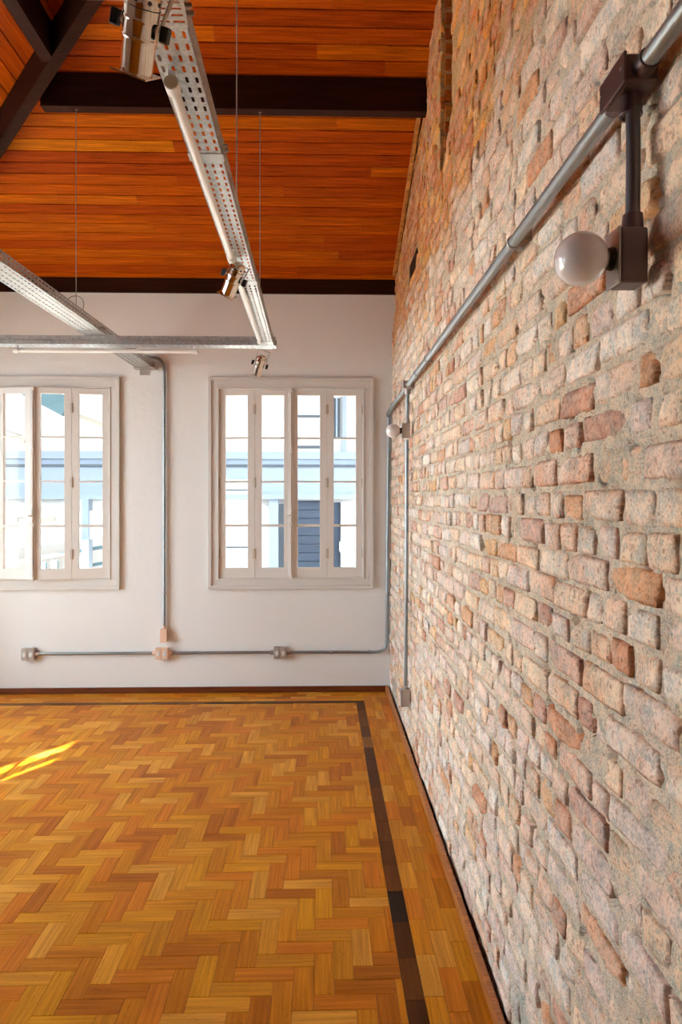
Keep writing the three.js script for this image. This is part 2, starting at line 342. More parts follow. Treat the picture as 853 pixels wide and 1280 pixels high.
one('baseboard_right', boxUV(bx(0.537, 0.56, 0, 0.05, REAR, D - 0.016, 0.003)), M.shoeWood, 'wooden baseboard strip along the foot of the brick wall', 'baseboard', null, 'structure');
one('baseboard_left', boxUV(bx(XL, XL + 0.016, 0, 0.05, REAR, D - 0.016, 0.003)), M.baseWood, 'low dark stained baseboard of the side wall', 'baseboard', null, 'structure');

// ---------------------------------------------------------------- plank ceiling of a hipped roof
const ceiling = thing('ceiling', 'varnished red brown plank ceiling following a hipped roof', 'ceiling', null, 'structure');
{
  const tones = [[206, 92, 5], [212, 100, 5], [196, 82, 7], [218, 110, 6], [200, 86, 9], [210, 96, 5], [188, 77, 8], [232, 134, 12]].map((c) => lin(...c));
  const mats = tones.map((c) => phys(c, 0.5, 0.15, { map: woodMap }));
  const row = 0.092, gap = 0.0075;
  // a plank from a quad of (a along, s across in plan); up() lifts plan points to the slope
  const plank = (pts, up, along, m) => {                        // pts: four [x, d] in order
    const lo = pts.map(([x, d]) => P(x, up(x, d), d)), hi = pts.map(([x, d]) => P(x, up(x, d) + 0.018, d)), v = [...lo, ...hi];
    const idx = [0, 1, 2, 0, 2, 3, 4, 6, 5, 4, 7, 6]; for (let i = 0; i < 4; i++) { const j = (i + 1) % 4; idx.push(i, i + 4, j, j, i + 4, j + 4); }
    const g = new THREE.BufferGeometry(), u0 = rnd(), v0 = rnd();
    g.setAttribute('position', new THREE.Float32BufferAttribute(v.flatMap((p) => [p.x, p.y, p.z]), 3));
    g.setAttribute('uv', new THREE.Float32BufferAttribute(v.flatMap((p) => (along === 'x' ? [p.x / 0.9 + u0, p.z / 0.3 + v0] : [p.z / 0.9 + u0, p.x / 0.3 + v0])), 2));
    g.setIndex(idx); const n = g.toNonIndexed(); n.computeVertexNormals(); mesh('plank', n, m, ceiling);
  };
  for (let k = -1; k < 44; k++) {                               // slope above the white wall
    const d1 = DC0 - k * row, d0 = d1 - row + gap, hip = (d) => S - d, xr = 0.66;
    if (hip(d1) > xr) break;
    const cuts = [null]; if (rnd() < 0.7) cuts.push(rr(-1.6, 0.4));
    if (k === 13) cuts[1] = -0.99;
    const ends = [hip(d1), ...(cuts[1] !== undefined ? [cuts[1]] : []), xr];
    for (let e = 0; e + 1 < ends.length; e++) {
      const first = e === 0, last = e + 2 === ends.length, a0 = first ? Math.min(hip(d0), xr) : ends[e] + 0.0008, a1 = first ? hip(d1) : ends[e] + 0.0008, b = last ? xr : ends[e + 1] - 0.0008;
      if (a0 < b) plank([[a0, d0], [b, d0], [b, d1], [a1, d1]], (x, d) => hBack(d), 'x', k === 13 && first ? mats[7] : pick(mats.slice(0, 7)));
    }
  }
  for (let k = -1; k < 46; k++) {                               // slope above the side wall
    const xa = S - DC0 + k * row, xb = Math.min(xa + row - gap, 0.66);
    if (xa > 0.6) break;
    const cut1 = rr(-1.5, 0.5);
    plank([[xa, REAR - 0.05], [xb, REAR - 0.05], [xb, cut1], [xa, cut1]], (x) => hLeft(x), 'z', pick(mats.slice(0, 7)));
    plank([[xa, cut1 + 0.002], [xb, cut1 + 0.002], [xb, S - xb], [xa, S - xa]], (x) => hLeft(x), 'z', pick(mats.slice(0, 7)));
  }
  // roof deck over the planks closes the room
  const deck = (pts, up) => { const g = new THREE.BufferGeometry(), v = []; for (const o of [0.02, 0.16]) for (const [x, d] of pts) v.push(x, up(x, d) + o, -d); const n = pts.length, idx = [];
    for (let i = 1; i + 1 < n; i++) idx.push(0, i, i + 1, n, n + i + 1, n + i); for (let i = 0; i < n; i++) { const j = (i + 1) % n; idx.push(i, i + n, j, j, i + n, j + n); }
    g.setAttribute('position', new THREE.Float32BufferAttribute(v, 3)); g.setIndex(idx); const q = g.toNonIndexed(); q.computeVertexNormals(); return q; };
  mesh('roof_deck', [deck([[S - 6.4, 6.4], [1.0, 6.4], [1.0, S - 1.0]], (x, d) => hBack(d)), deck([[S - 6.4, 6.4], [1.0, S - 1.0], [1.0, REAR - 0.3], [S - 6.4, REAR - 0.3]], (x) => hLeft(x))], M.subfloor, ceiling);
}
// beams: a prism between two points on the underside line, width w, hanging from the slope
function beam(name, label, a, b, w, h0, h1) {
  const t = b.clone().sub(a).setY(0).normalize(), n = new THREE.Vector3(-t.z, 0, t.x).multiplyScalar(w / 2), g = new THREE.BufferGeometry(), v = [];
  for (const [p, lo, hi] of [[a, h0[0], h0[1]], [b, h1[0], h1[1]]]) for (const [s, y] of [[-1, lo], [1, lo], [1, hi], [-1, hi]]) v.push(p.x + s * n.x, y, p.z + s * n.z);
  g.setAttribute('position', new THREE.Float32BufferAttribute(v, 3)); const idx = [0, 1, 2, 0, 2, 3, 4, 6, 5, 4, 7, 6]; for (let i = 0; i < 4; i++) { const j = (i + 1) % 4; idx.push(i, i + 4, j, j, i + 4, j + 4); }
  g.setIndex(idx); return one(name, boxUV(g, 1), M.darkWood, label, 'beam', 'dark roof beams');
}
beam('ceiling_beam', 'dark brown purlin running straight across the planks to the brick wall', P(-1.66, 0, 4.085), P(0.62, 0, 4.085), 0.07, [3.965, hBack(4.05)], [3.965, hBack(4.05)]);
beam('ceiling_beam', 'dark brown purlin under the planks of the side slope, meeting the hip rafter', P(-1.51, 0, 3.79), P(-1.51, 0, REAR), 0.07, [4.055, hLeft(-1.48)], [4.055, hLeft(-1.48)]);
beam('hip_rafter', 'sloping dark brown hip rafter where the two plank slopes meet', P(S - 5.76, 0, 5.76), P(0.45, 0, S - 0.45), 0.065, [hBack(5.76) - 0.2, hBack(5.76)], [hBack(S - 0.45) - 0.2, hBack(S - 0.45)]);
beam('wall_plate', 'dark brown beam along the top of the white wall', P(XL, 0, 5.94), P(0.64, 0, 5.94), 0.17, [3.42, 3.56], [3.42, 3.56]);
{
  const g = boxUV(rodBox(P(0.603, hBack(5.76) - 0.02, 5.76), P(0.603, hBack(4.13) - 0.02, 4.13), 0.024, 0.036));
  one('trim_1', g, std(lin(228, 158, 76), 0.5, { map: woodMap }), 'light wooden strip where the planks meet the brick wall', 'trim', null, 'structure');
}
function rodBox(a, b, w, h) { const g = new THREE.BoxGeometry(w, h, a.distanceTo(b)), q = new THREE.Quaternion().setFromUnitVectors(new THREE.Vector3(0, 0, 1), b.clone().sub(a).normalize()); return g.applyQuaternion(q).translate((a.x + b.x) / 2, (a.y + b.y) / 2, (a.z + b.z) / 2); }

// ---------------------------------------------------------------- windows
const PANES = [[1.069, 1.419], [1.441, 1.798], [1.815, 2.174], [2.19, 2.548]];
function makeWindow(name, label, leaves, ajar, parentSet, wallT = 0.28, form = {}) {      // local: x along the wall from the left jamb, room side +z
  const { leafW = 0.31, glassW = 0.19, y0 = WIN.y0, y1 = WIN.y1, panes = PANES } = form, W = leaves * leafW, o = thing(name, label, 'window', null, 'structure');
  const frame = (x0, x1, y0, y1, t, z0, z1) => [[x0, x1, y0, y0 + t], [x0, x1, y1 - t, y1], [x0, x0 + t, y0 + t, y1 - t], [x1 - t, x1, y0 + t, y1 - t]].map(([a, b, c, d]) => new RoundedBoxGeometry(b - a, d - c, z1 - z0, 2, 0.003).translate((a + b) / 2, (c + d) / 2, (z0 + z1) / 2));
  mesh('casing', [...frame(-0.088, W + 0.088, y0 - 0.09, y1 + 0.096, 0.03, 0.0005, 0.03), ...frame(-0.059, W + 0.059, y0 - 0.061, y1 + 0.067, 0.0615, 0.0005, 0.018), ...frame(-0.01, W + 0.01, y0 - 0.01, y1 + 0.01, 0.013, 0.0005, 0.025)], M.casing, o);
  mesh('jamb_lining', frame(0, W, y0, y1, 0.008, -wallT + 0.01, -0.045), M.casing, o);
  for (let k = 0; k < leaves; k++) {
    const left = k < leaves / 2;
    const x0 = left ? k * leafW + 0.001 : (k - leaves) * leafW + 0.0003, x1 = x0 + leafW - 0.0013, gx0 = x0 + (leafW - glassW) / 2 - 0.0025, gx1 = gx0 + glassW;
    const s = new THREE.Shape([[x0, y0 + 0.004], [x1, y0 + 0.004], [x1, y1 - 0.005], [x0, y1 - 0.005]].map(([x, y]) => new THREE.Vector2(x, y)));
    for (const [a, b] of panes) s.holes.push(new THREE.Path([[gx0, a], [gx0, b], [gx1, b], [gx1, a]].map(([x, y]) => new THREE.Vector2(x, y))));
    const g = new THREE.ExtrudeGeometry(s, { depth: 0.03, bevelThickness: 0.002, bevelSize: 0.002, bevelOffset: -0.002, bevelSegments: 1, curveSegments: 1 }).translate(0, 0, -0.026);
    const leaf = mesh('leaf', [g, new THREE.BoxGeometry(0.022, y1 - y0 - 0.01, 0.006).translate(left ? x1 : x0, (y0 + y1) / 2, -0.0292)], M.leaf, o);
    leaf.position.x = left ? 0 : W; leaf.rotation.y = left ? -ajar : ajar;
    for (const [a, b] of panes) mesh('pane', new THREE.BoxGeometry(glassW + 0.004, b - a + 0.004, 0.003).translate((gx0 + gx1) / 2, (a + b) / 2, -0.013), M.glass, leaf);
    const hx = left ? x0 - 0.002 : x1 + 0.002;
    for (const h of [2.43, 1.8, 1.19]) mesh('hinge', [new THREE.CylinderGeometry(0.006, 0.006, 0.088, 10).translate(hx, h, 0.008), new THREE.BoxGeometry(0.026, 0.08, 0.002).translate(hx, h, 0.0058)], M.leafHinge ??= std(lin(190, 176, 160), 0.4, { metalness: 0.3 }), leaf);
    if (k === leaves / 2) {                                       // cover strip with the bolt rod on the meeting stile
      mesh('cover_strip', new RoundedBoxGeometry(0.042, y1 - y0 - 0.012, 0.014, 2, 0.004).translate(x0, (y0 + y1) / 2, 0.012), M.leaf, leaf);
      const b = mesh('bolt_rod', [new THREE.CylinderGeometry(0.0055, 0.0055, y1 - y0 + 0.01, 10).translate(x0, (y0 + y1) / 2, 0.026),
        ...[y0 + 0.01, 1.44, 2.07, y1 - 0.02].map((h) => new RoundedBoxGeometry(0.028, 0.03, 0.02, 2, 0.005).translate(x0, h, 0.026))], M.leaf, leaf);
      mesh('bolt_knob', [new THREE.SphereGeometry(0.02, 16, 12).scale(0.7, 1.9, 0.9).translate(x0, 1.55, 0.034), new THREE.SphereGeometry(0.013, 12, 10).scale(1.6, 0.7, 1).translate(x0 - 0.02, 1.52, 0.045)], M.leaf, leaf);
    }
  }
  parentSet(o); return o;
}
makeWindow('window_1', 'white folding casement window standing slightly ajar beside the vertical conduit', 4, 0.13, (o) => o.position.set(win1x, 0, -D));
makeWindow('window_2', 'closed white folding casement window near the brick wall', 4, 0.006, (o) => o.position.set(win2x, 0, -D));
leftWindows.forEach(([d, n, f], k) => makeWindow(`window_${k + 3}`, ['narrow two leaf window of the side wall', 'tall glazed doors of the side wall next to the white wall with the conduits'][k], n, 0.004, (o) => { o.rotation.y = Math.PI / 2; o.position.set(XL, 0, -d); }, 0.12, f));

// ---------------------------------------------------------------- conduits and boxes
const straps = (pts, axis, r) => pts.map(([x, y, d]) => { const g = new THREE.TorusGeometry(r + 0.0015, 0.0035, 6, 14).scale(1, 1, 2.2); if (axis === 'y') g.rotateX(Math.PI / 2); if (axis === 'x') g.rotateY(Math.PI / 2); return g.translate(x, y, -d); });
const cd = D - 0.022;
{
  const c = thing('conduit', 'galvanised conduit dropping down the white wall between the windows', 'conduit', 'galvanised conduits');
  mesh('pipe', path([P(-1.5, 2.865, 5.80), P(-1.46, 2.866, cd), P(-1.41, 2.858, cd), P(-1.375, 2.83, cd), P(-1.357, 2.78, cd), P(-1.355, 2.7, cd), P(-1.355, 2.4, cd), P(-1.355, 1.5, cd), P(-1.355, 0.555, cd)], 0.0125, 90), M.galv, c);
  for (const h of [2.75, 2.28, 0.86, 2.62]) mesh('strap', straps([[-1.355, h, cd]], 'y', 0.0125), M.steel, c);
}
{
  const c = thing('conduit', 'galvanised conduit running low along the white wall and up the brick corner', 'conduit', 'galvanised conduits'), h = 0.345;
  const xs = 0.55;
  mesh('pipe', rod(P(-2.412, h, cd), P(-1.455, h, cd), 0.0125), M.galv, c); mesh('pipe', rod(P(-1.285, h, cd), P(-0.45, h, cd), 0.0125), M.galv, c);
  mesh('pipe', path([P(-0.282, h, cd), P(0.2, h, cd), P(0.47, h, cd), P(0.515, h + 0.012, cd), P(0.54, h + 0.045, cd), P(0.546, h + 0.1, cd), P(0.552, 1.0, cd), P(0.56, 1.8, cd), P(0.567, 2.36, cd)], 0.0125, 140), M.galv, c);
  for (const x of [0.075, 0.4]) mesh('strap', straps([[x, h, cd]], 'x', 0.0125), M.steel, c);
  for (const y of [0.45, 0.85, 1.45, 2.2]) mesh('strap', straps([[0.546 + 0.0088 * y, y, cd]], 'y', 0.0125), M.steel, c);
}
function outletBox(label, x, two, mat = M.box) {
  const o = thing('outlet_box', label, 'outlet box', 'outlet boxes on the low conduit');
  o.position.set(x, 0.345, -D);
  mesh('body', new RoundedBoxGeometry(0.11, 0.098, 0.05, 3, 0.006).translate(0, 0, 0.026), mat, o);
  for (const s of [-1, 1]) {
    const p = mesh('cover_plate', new RoundedBoxGeometry(0.049, 0.1, 0.006, 2, 0.002).translate(s * 0.0272, 0, 0.054), mat, o);
    mesh('socket', [new THREE.CylinderGeometry(0.016, 0.018, 0.006, 20).scale(0.8, 1, 1.3).rotateX(Math.PI / 2).translate(s * 0.0272, 0, 0.059)], M.whitePlastic, p);
    for (const q of [-1, 1]) mesh('pin_hole', new THREE.CylinderGeometry(0.0025, 0.0025, 0.002, 8).rotateX(Math.PI / 2).translate(s * 0.0272, q * 0.009, 0.0625), M.black, p);
    for (const q of [-1, 1]) mesh('screw', new THREE.CylinderGeometry(0.003, 0.003, 0.003, 10).rotateX(Math.PI / 2).translate(s * 0.0272, q * 0.042, 0.058), M.steel, p);
  }
  for (const s of two) mesh('hub', new THREE.CylinderGeometry(0.019, 0.019, 0.03, 16).rotateZ(Math.PI / 2).translate(s * 0.068, 0, 0.022), mat, o);
}
outletBox('metal double outlet box at the left end of the low conduit under the ajar window', -2.495, [1]);
outletBox('salmon coloured double outlet box on the low conduit below the vertical conduit', -1.37, [-1, 1], M.salmonBox);
outletBox('metal double outlet box on the low conduit below the closed window', -0.366, [-1, 1]);
{
  const o = thing('conduit_box', 'small blank salmon coloured box ending the vertical conduit on the white wall', 'conduit box');
  o.position.set(-1.355, 0.497, -D);
  mesh('body', new RoundedBoxGeometry(0.054, 0.112, 0.05, 3, 0.006).translate(0, 0, 0.026), M.salmonBox, o);
  mesh('cover_plate', new RoundedBoxGeometry(0.056, 0.114, 0.005, 2, 0.002).translate(0, 0, 0.0535), M.salmonBox, o);
  mesh('hub', new THREE.CylinderGeometry(0.018, 0.018, 0.03, 16).translate(0, 0.068, 0.022), M.salmonBox, o);
}
// conduit along the brick wall
const cX = 0.556, cH = 2.402;
{
  const c = thing('conduit', 'thick galvanised conduit running level along the brick wall', 'conduit', 'galvanised conduits');
  mesh('pipe', path([P(cX, cH, -0.6), P(cX, cH, 0.6), P(cX, cH, 1.143)], 0.016, 10, 20), M.galv, c);
  mesh('pipe', rod(P(cX, cH, 1.297), P(cX, cH, 4.393), 0.016, 20), M.galv, c);
  mesh('pipe', path([P(cX, cH, 4.547), P(cX, cH - 0.003, 5.0), P(cX, cH - 0.006, 5.72), P(cX + 0.003, cH - 0.012, 5.82), P(cX + 0.006, cH - 0.03, cd)], 0.016, 60, 20), M.galv, c);
  for (const d of [1.98, 3.62, 4.78, 5.4]) {
    const s = mesh('strap', straps([[cX, cH, d]], 'z', 0.016), M.steel, c);
    for (const q of [-1, 1]) mesh('strap_foot', bx(cX + 0.01, 0.587, cH + q * 0.018 - 0.004, cH + q * 0.018 + 0.004, d - 0.008, d + 0.008), M.steel, s);
  }
  mesh('coupling', rod(P(cX, cH, 4.02), P(cX, cH, 4.1), 0.019, 20), M.galv, c);
}
function teeBox(label, d, mat) {
  const o = thing('conduit_box', label, 'conduit box', 'tee boxes on the brick wall conduit');
  o.position.set(cX, cH, -d);
  mesh('body', new RoundedBoxGeometry(0.058, 0.05, 0.1, 3, 0.006), mat, o);
  const cv = mesh('cover_plate', new RoundedBoxGeometry(0.006, 0.054, 0.106, 2, 0.0025).translate(-0.032, 0, 0), mat, o);
  for (const s of [-1, 1]) mesh('screw', new THREE.CylinderGeometry(0.0035, 0.0035, 0.003, 10).rotateZ(Math.PI / 2).translate(-0.036, 0, s * 0.043), M.steel, cv);
  for (const s of [-1, 1]) mesh('hub', [new THREE.CylinderGeometry(0.019, 0.021, 0.03, 20).rotateX(s * Math.PI / 2).translate(0, 0, s * 0.06), new THREE.TorusGeometry(0.0165, 0.003, 8, 20).translate(0, 0, s * 0.0745)], mat, o);
  mesh('hub', [new THREE.CylinderGeometry(0.022, 0.02, 0.034, 20).translate(0, -0.038, 0), new THREE.TorusGeometry(0.018, 0.0035, 8, 20).rotateX(Math.PI / 2).translate(0, -0.056, 0)], mat, o);
}
teeBox('dark bronze tee box on the thick conduit above the large globe lamp', 1.22, M.bronze);
teeBox('grey tee box on the thick conduit near the white wall', 4.47, M.box);
function globeLamp(label, d, h, mat) {
  const o = thing('globe_lamp', label, 'wall lamp', 'globe lamps on the brick wall');
  o.position.set(0.545, h, -d);
  mesh('box', new RoundedBoxGeometry(0.05, 0.098, 0.052, 3, 0.005), mat, o);
  mesh('cover_plate', new RoundedBoxGeometry(0.005, 0.1, 0.055, 2, 0.002).translate(-0.0265, 0, 0), M.steel, o);
  mesh('hub', new THREE.CylinderGeometry(0.0175, 0.0195, 0.03, 20).translate(0.008, 0.064, 0), mat, o);
  mesh('socket', [new THREE.CylinderGeometry(0.018, 0.021, 0.012, 24).rotateZ(Math.PI / 2).translate(-0.034, 0, 0)], M.black, o);
  const pr = [[0.0001, 0], [0.0155, 0], [0.0165, 0.006]]; for (let k = 0; k <= 22; k++) { const a = -Math.PI / 2 + 0.36 + (Math.PI - 0.36) * k / 22; pr.push([Math.max(0.0001, 0.0465 * Math.cos(a)), 0.0465 * Math.sin(a) + 0.052]); }
  const bulb = mesh('globe_bulb', new THREE.LatheGeometry(pr.map(([x, y]) => new THREE.Vector2(x, y)), 40).rotateZ(Math.PI / 2).translate(-0.033, 0, 0), M.opal, o);
}
globeLamp('large looking opal globe lamp on a dark box hanging below the bronze tee box', 1.205, 2.08, M.bronze);
globeLamp('opal globe lamp on a grey box near the white wall corner', 4.47, 2.105, M.box);
one('drop_pipe', path([P(cX, 2.352, 1.21), P(cX, 2.25, 1.208), P(0.553, 2.13, 1.205)], 0.0125, 10, 16), std(lin(96, 94, 98), 0.42, { metalness: 0.7 }), 'short dark pipe between the bronze tee box and the globe lamp', 'conduit');
{
  const c = thing('conduit', 'thin galvanised conduit running down the brick wall below the far globe lamp', 'conduit', 'galvanised conduits');
  mesh('pipe', path([P(cX, 2.352, 4.47), P(cX, 2.25, 4.47), P(0.553, 2.165, 4.47)], 0.0125, 10), M.galv, c);
  mesh('pipe', path([P(0.551, 2.045, 4.47), P(0.55, 1.2, 4.48), P(0.546, 0.41, 4.5)], 0.0125, 10), M.galv, c);
  for (const h of [1.62, 0.98, 1.98]) mesh('strap', straps([[0.551, h, 4.48]], 'y', 0.0125), M.steel, c);
  const o = thing('conduit_box', 'small grey metal box ending the thin conduit low on the brick wall', 'conduit box');
  o.position.set(0.546, 0.345, -4.5);
  mesh('body', new RoundedBoxGeometry(0.058, 0.112, 0.054, 3, 0.005), M.box, o);
  mesh('cover_plate', new RoundedBoxGeometry(0.005, 0.114, 0.058, 2, 0.002).translate(-0.031, 0, 0), M.box, o);
  mesh('knob', new THREE.CylinderGeometry(0.014, 0.014, 0.004, 16).rotateX(Math.PI / 2).translate(0, -0.012, 0.028), M.box, o);
  mesh('hub', new THREE.CylinderGeometry(0.017, 0.018, 0.026, 16).translate(0, 0.066, 0), M.box, o);
}

// ---------------------------------------------------------------- perforated cable trays
function slotted(len, width, rows, pitch, sl, sw, along = true, start = 0.02) {       // plate in x (width) by y (length)
  const s = new THREE.Shape([[-width / 2, 0], [width / 2, 0], [width / 2, len], [-width / 2, len]].map(([x, y]) => new THREE.Vector2(x, y)));
  for (const r of rows) for (let y = start; y + sl < len - 0.008; y += pitch) {
    const h = new THREE.Path(), a = sw / 2, [L, Wd] = along ? [sl, sw] : [sw, sl], c = 0.0025;
    const x0 = r - Wd / 2, x1 = r + Wd / 2, y0 = y, y1 = y + L; h.moveTo(x0 + c, y0); h.lineTo(x0, y0 + c); h.lineTo(x0, y1 - c); h.lineTo(x0 + c, y1); h.lineTo(x1 - c, y1); h.lineTo(x1, y1 - c); h.lineTo(x1, y0 + c); h.lineTo(x1 - c, y0); s.holes.push(h);
  }
  return new THREE.ExtrudeGeometry(s, { depth: 0.0014, bevelEnabled: false, curveSegments: 1 });
}
// one section: local +y runs along the tray, the underside faces -z... then laid flat so that the underside is at y = 0
function traySection(len, w, h, sideRows) {
  const rows = [-0.375, -0.125, 0.125, 0.375].map((k) => k * w), lay = (g) => g.rotateX(-Math.PI / 2);
  const bottom = lay(slotted(len, w, rows, 0.042, 0.025, 0.0082));
  const side = (sx) => lay(slotted(len, h, sideRows.map((k) => k * h), 0.042, 0.025, 0.0082).translate(h / 2, 0, 0).rotateY(-Math.PI / 2).translate(sx * w / 2 + (sx > 0 ? 0 : 0.0014), 0, 0));
  const lip = (sx) => new THREE.BoxGeometry(0.012, 0.0014, len).translate(sx * (w / 2 - 0.006), h, -len / 2);
  return { bottom, sides: [side(-1), side(1)], lips: [lip(-1), lip(1)] };
}
const TH = 2.707, THB = 2.772;
function tray(label, from, to, lens, w, h, sideRows) {           // laid from one room point to another
  const o = thing('cable_tray', label, 'cable tray', 'perforated cable trays');
  o.position.copy(from); o.rotation.y = Math.atan2(-(to.x - from.x), -(to.z - from.z));
  let s = 0;
  for (const l of lens) {
    const t = traySection(l - 0.003, w, h, sideRows), put = (n, g) => { const m = mesh(n, boxUV(g, 1), M.tray, o); m.position.z = -s; return m; };
    put('bottom_plate', t.bottom); t.sides.forEach((g) => put('side_plate', g)); t.lips.forEach((g) => put('lip', g));
    s += l;
  }
  return { o, len: s, w, h };
}
function joint(t, s, l = 0.05, drop = 0.0016) {                  // splice sleeve round a joint
  const { w, h } = t, g = [new THREE.BoxGeometry(w + 0.008, 0.0016, l).translate(0, -drop, 0), new THREE.BoxGeometry(0.0016, h * 0.9, l).translate(-w / 2 - 0.003, h * 0.45, 0), new THREE.BoxGeometry(0.0016, h * 0.9, l).translate(w / 2 + 0.003, h * 0.45, 0)];
  const m = mesh('splice_plate', g, M.tray, t.o); m.position.z = -s;
  for (const k of [-1, 1]) { const b = mesh('bolt', [new THREE.CylinderGeometry(0.0055, 0.0055, 0.014, 6).rotateZ(Math.PI / 2).translate(w / 2 + 0.01, h * 0.5, k * l * 0.3)], M.steel, m); }
}
const tA = tray('long perforated tray carrying two fluorescent tubes and running away towards the closed window', P(-0.3525, TH, 1.527), P(-0.39, TH, 4.678), [0.567, 1.218, 1.366], 0.1, 0.056, [0.3, 0.7].map((k) => k - 0.5));
joint(tA, 0.586, 0.046); joint(tA, 1.795, 0.046); joint(tA, 3.07, 0.075);
const tB = tray('perforated tray running to the white wall above the vertical conduit', P(-1.665, THB, 0.7), P(-1.513, THB, 5.872), [1.3, 1.3, 1.3, 1.27], 0.15, 0.055, [0.25, 0.75].map((k) => k - 0.5));
joint(tB, 3.9, 0.06);
const tC = tray('perforated cross tray in front of the white wall carrying one fluorescent tube', P(-3.3, TH + 0.002, 4.734), P(-0.321, TH + 0.002, 4.734), [0.9, 1.0, 1.079], 0.11, 0.058, [0.5].map((k) => k - 0.5));
joint(tC, 2.894, 0.11);
const tD = tray('near perforated cross tray with crosswise slots beside the large chrome spotlight', P(-3.0, TH + 0.002, 1.404), P(-0.288, TH + 0.002, 1.404), [0.9, 0.9, 0.912], 0.11, 0.056, [0.3, 0.7].map((k) => k - 0.5));
{
  const m = mesh('neck_plate', boxUV(neck(), 1), M.tray, tD.o);
  m.position.set(0, -0.003, -2.648);
  for (const z of [1.475, 1.498, 1.521]) { const b = mesh('bolt', [new THREE.CylinderGeometry(0.006, 0.006, 0.018, 6).rotateX(Math.PI / 2)], M.steel, tD.o); b.position.set(-(z - 1.404), 0.02, -2.705); }
}
function neck() {                                                // local to the tray: x = depth, z = -along
  const s = new THREE.Shape([[-0.03, -0.056], [-0.03, 0.058], [-0.129, 0.052], [-0.129, -0.052]].map(([x, y]) => new THREE.Vector2(x, y)));
  for (const u of [-0.055, -0.075, -0.095, -0.115]) for (const v of [-0.034, 0.0, 0.034]) { const h = new THREE.Path([[u, v - 0.013], [u, v + 0.013], [u + 0.0065, v + 0.013], [u + 0.0065, v - 0.013]].map(([x, y]) => new THREE.Vector2(x, y))); s.holes.push(h); }
  return new THREE.ExtrudeGeometry(s, { depth: 0.0014, bevelEnabled: false }).rotateX(-Math.PI / 2);
}
// fluorescent tubes on clips under the trays
function tubeLight(label, a, b) {
  const o = thing('fluorescent_tube', label, 'tube light', 'fluorescent tubes under the trays');
  o.position.copy(a); const dir = b.clone().sub(a), L = dir.length(); o.rotation.y = Math.atan2(-dir.x, -dir.z);
  const rz = (g) => g.rotateX(Math.PI / 2);
  mesh('glass_tube', rz(new THREE.CylinderGeometry(0.0132, 0.0132, L - 0.07, 20)).translate(0, 0, -L / 2), M.tube, o);
  for (const [z, s] of [[0.02, 1], [L - 0.02, -1]]) {
    mesh('lamp_holder', [rz(new THREE.CylinderGeometry(0.0185, 0.0185, 0.034, 20)).translate(0, 0, -z), new RoundedBoxGeometry(0.022, 0.034, 0.022, 2, 0.003).translate(0, 0.018, -z - s * 0.004)], M.whitePlastic, o);
    mesh('end_pins', [rz(new THREE.CylinderGeometry(0.0165, 0.0165, 0.003, 20)).translate(0, 0, -z + s * 0.018)], M.holderEnd ??= std(lin(190, 180, 150), 0.5), o);
  }
}
tubeLight('white fluorescent tube under the near part of the long tray', P(-0.37, 2.668, 1.669), P(-0.386, 2.668, 2.902));
tubeLight('white fluorescent tube under the far part of the long tray', P(-0.39, 2.668, 3.181), P(-0.404, 2.668, 4.39));
tubeLight('white fluorescent tube under the cross tray in front of the white wall', P(-2.111, 2.669, 4.706), P(-0.856, 2.669, 4.706));
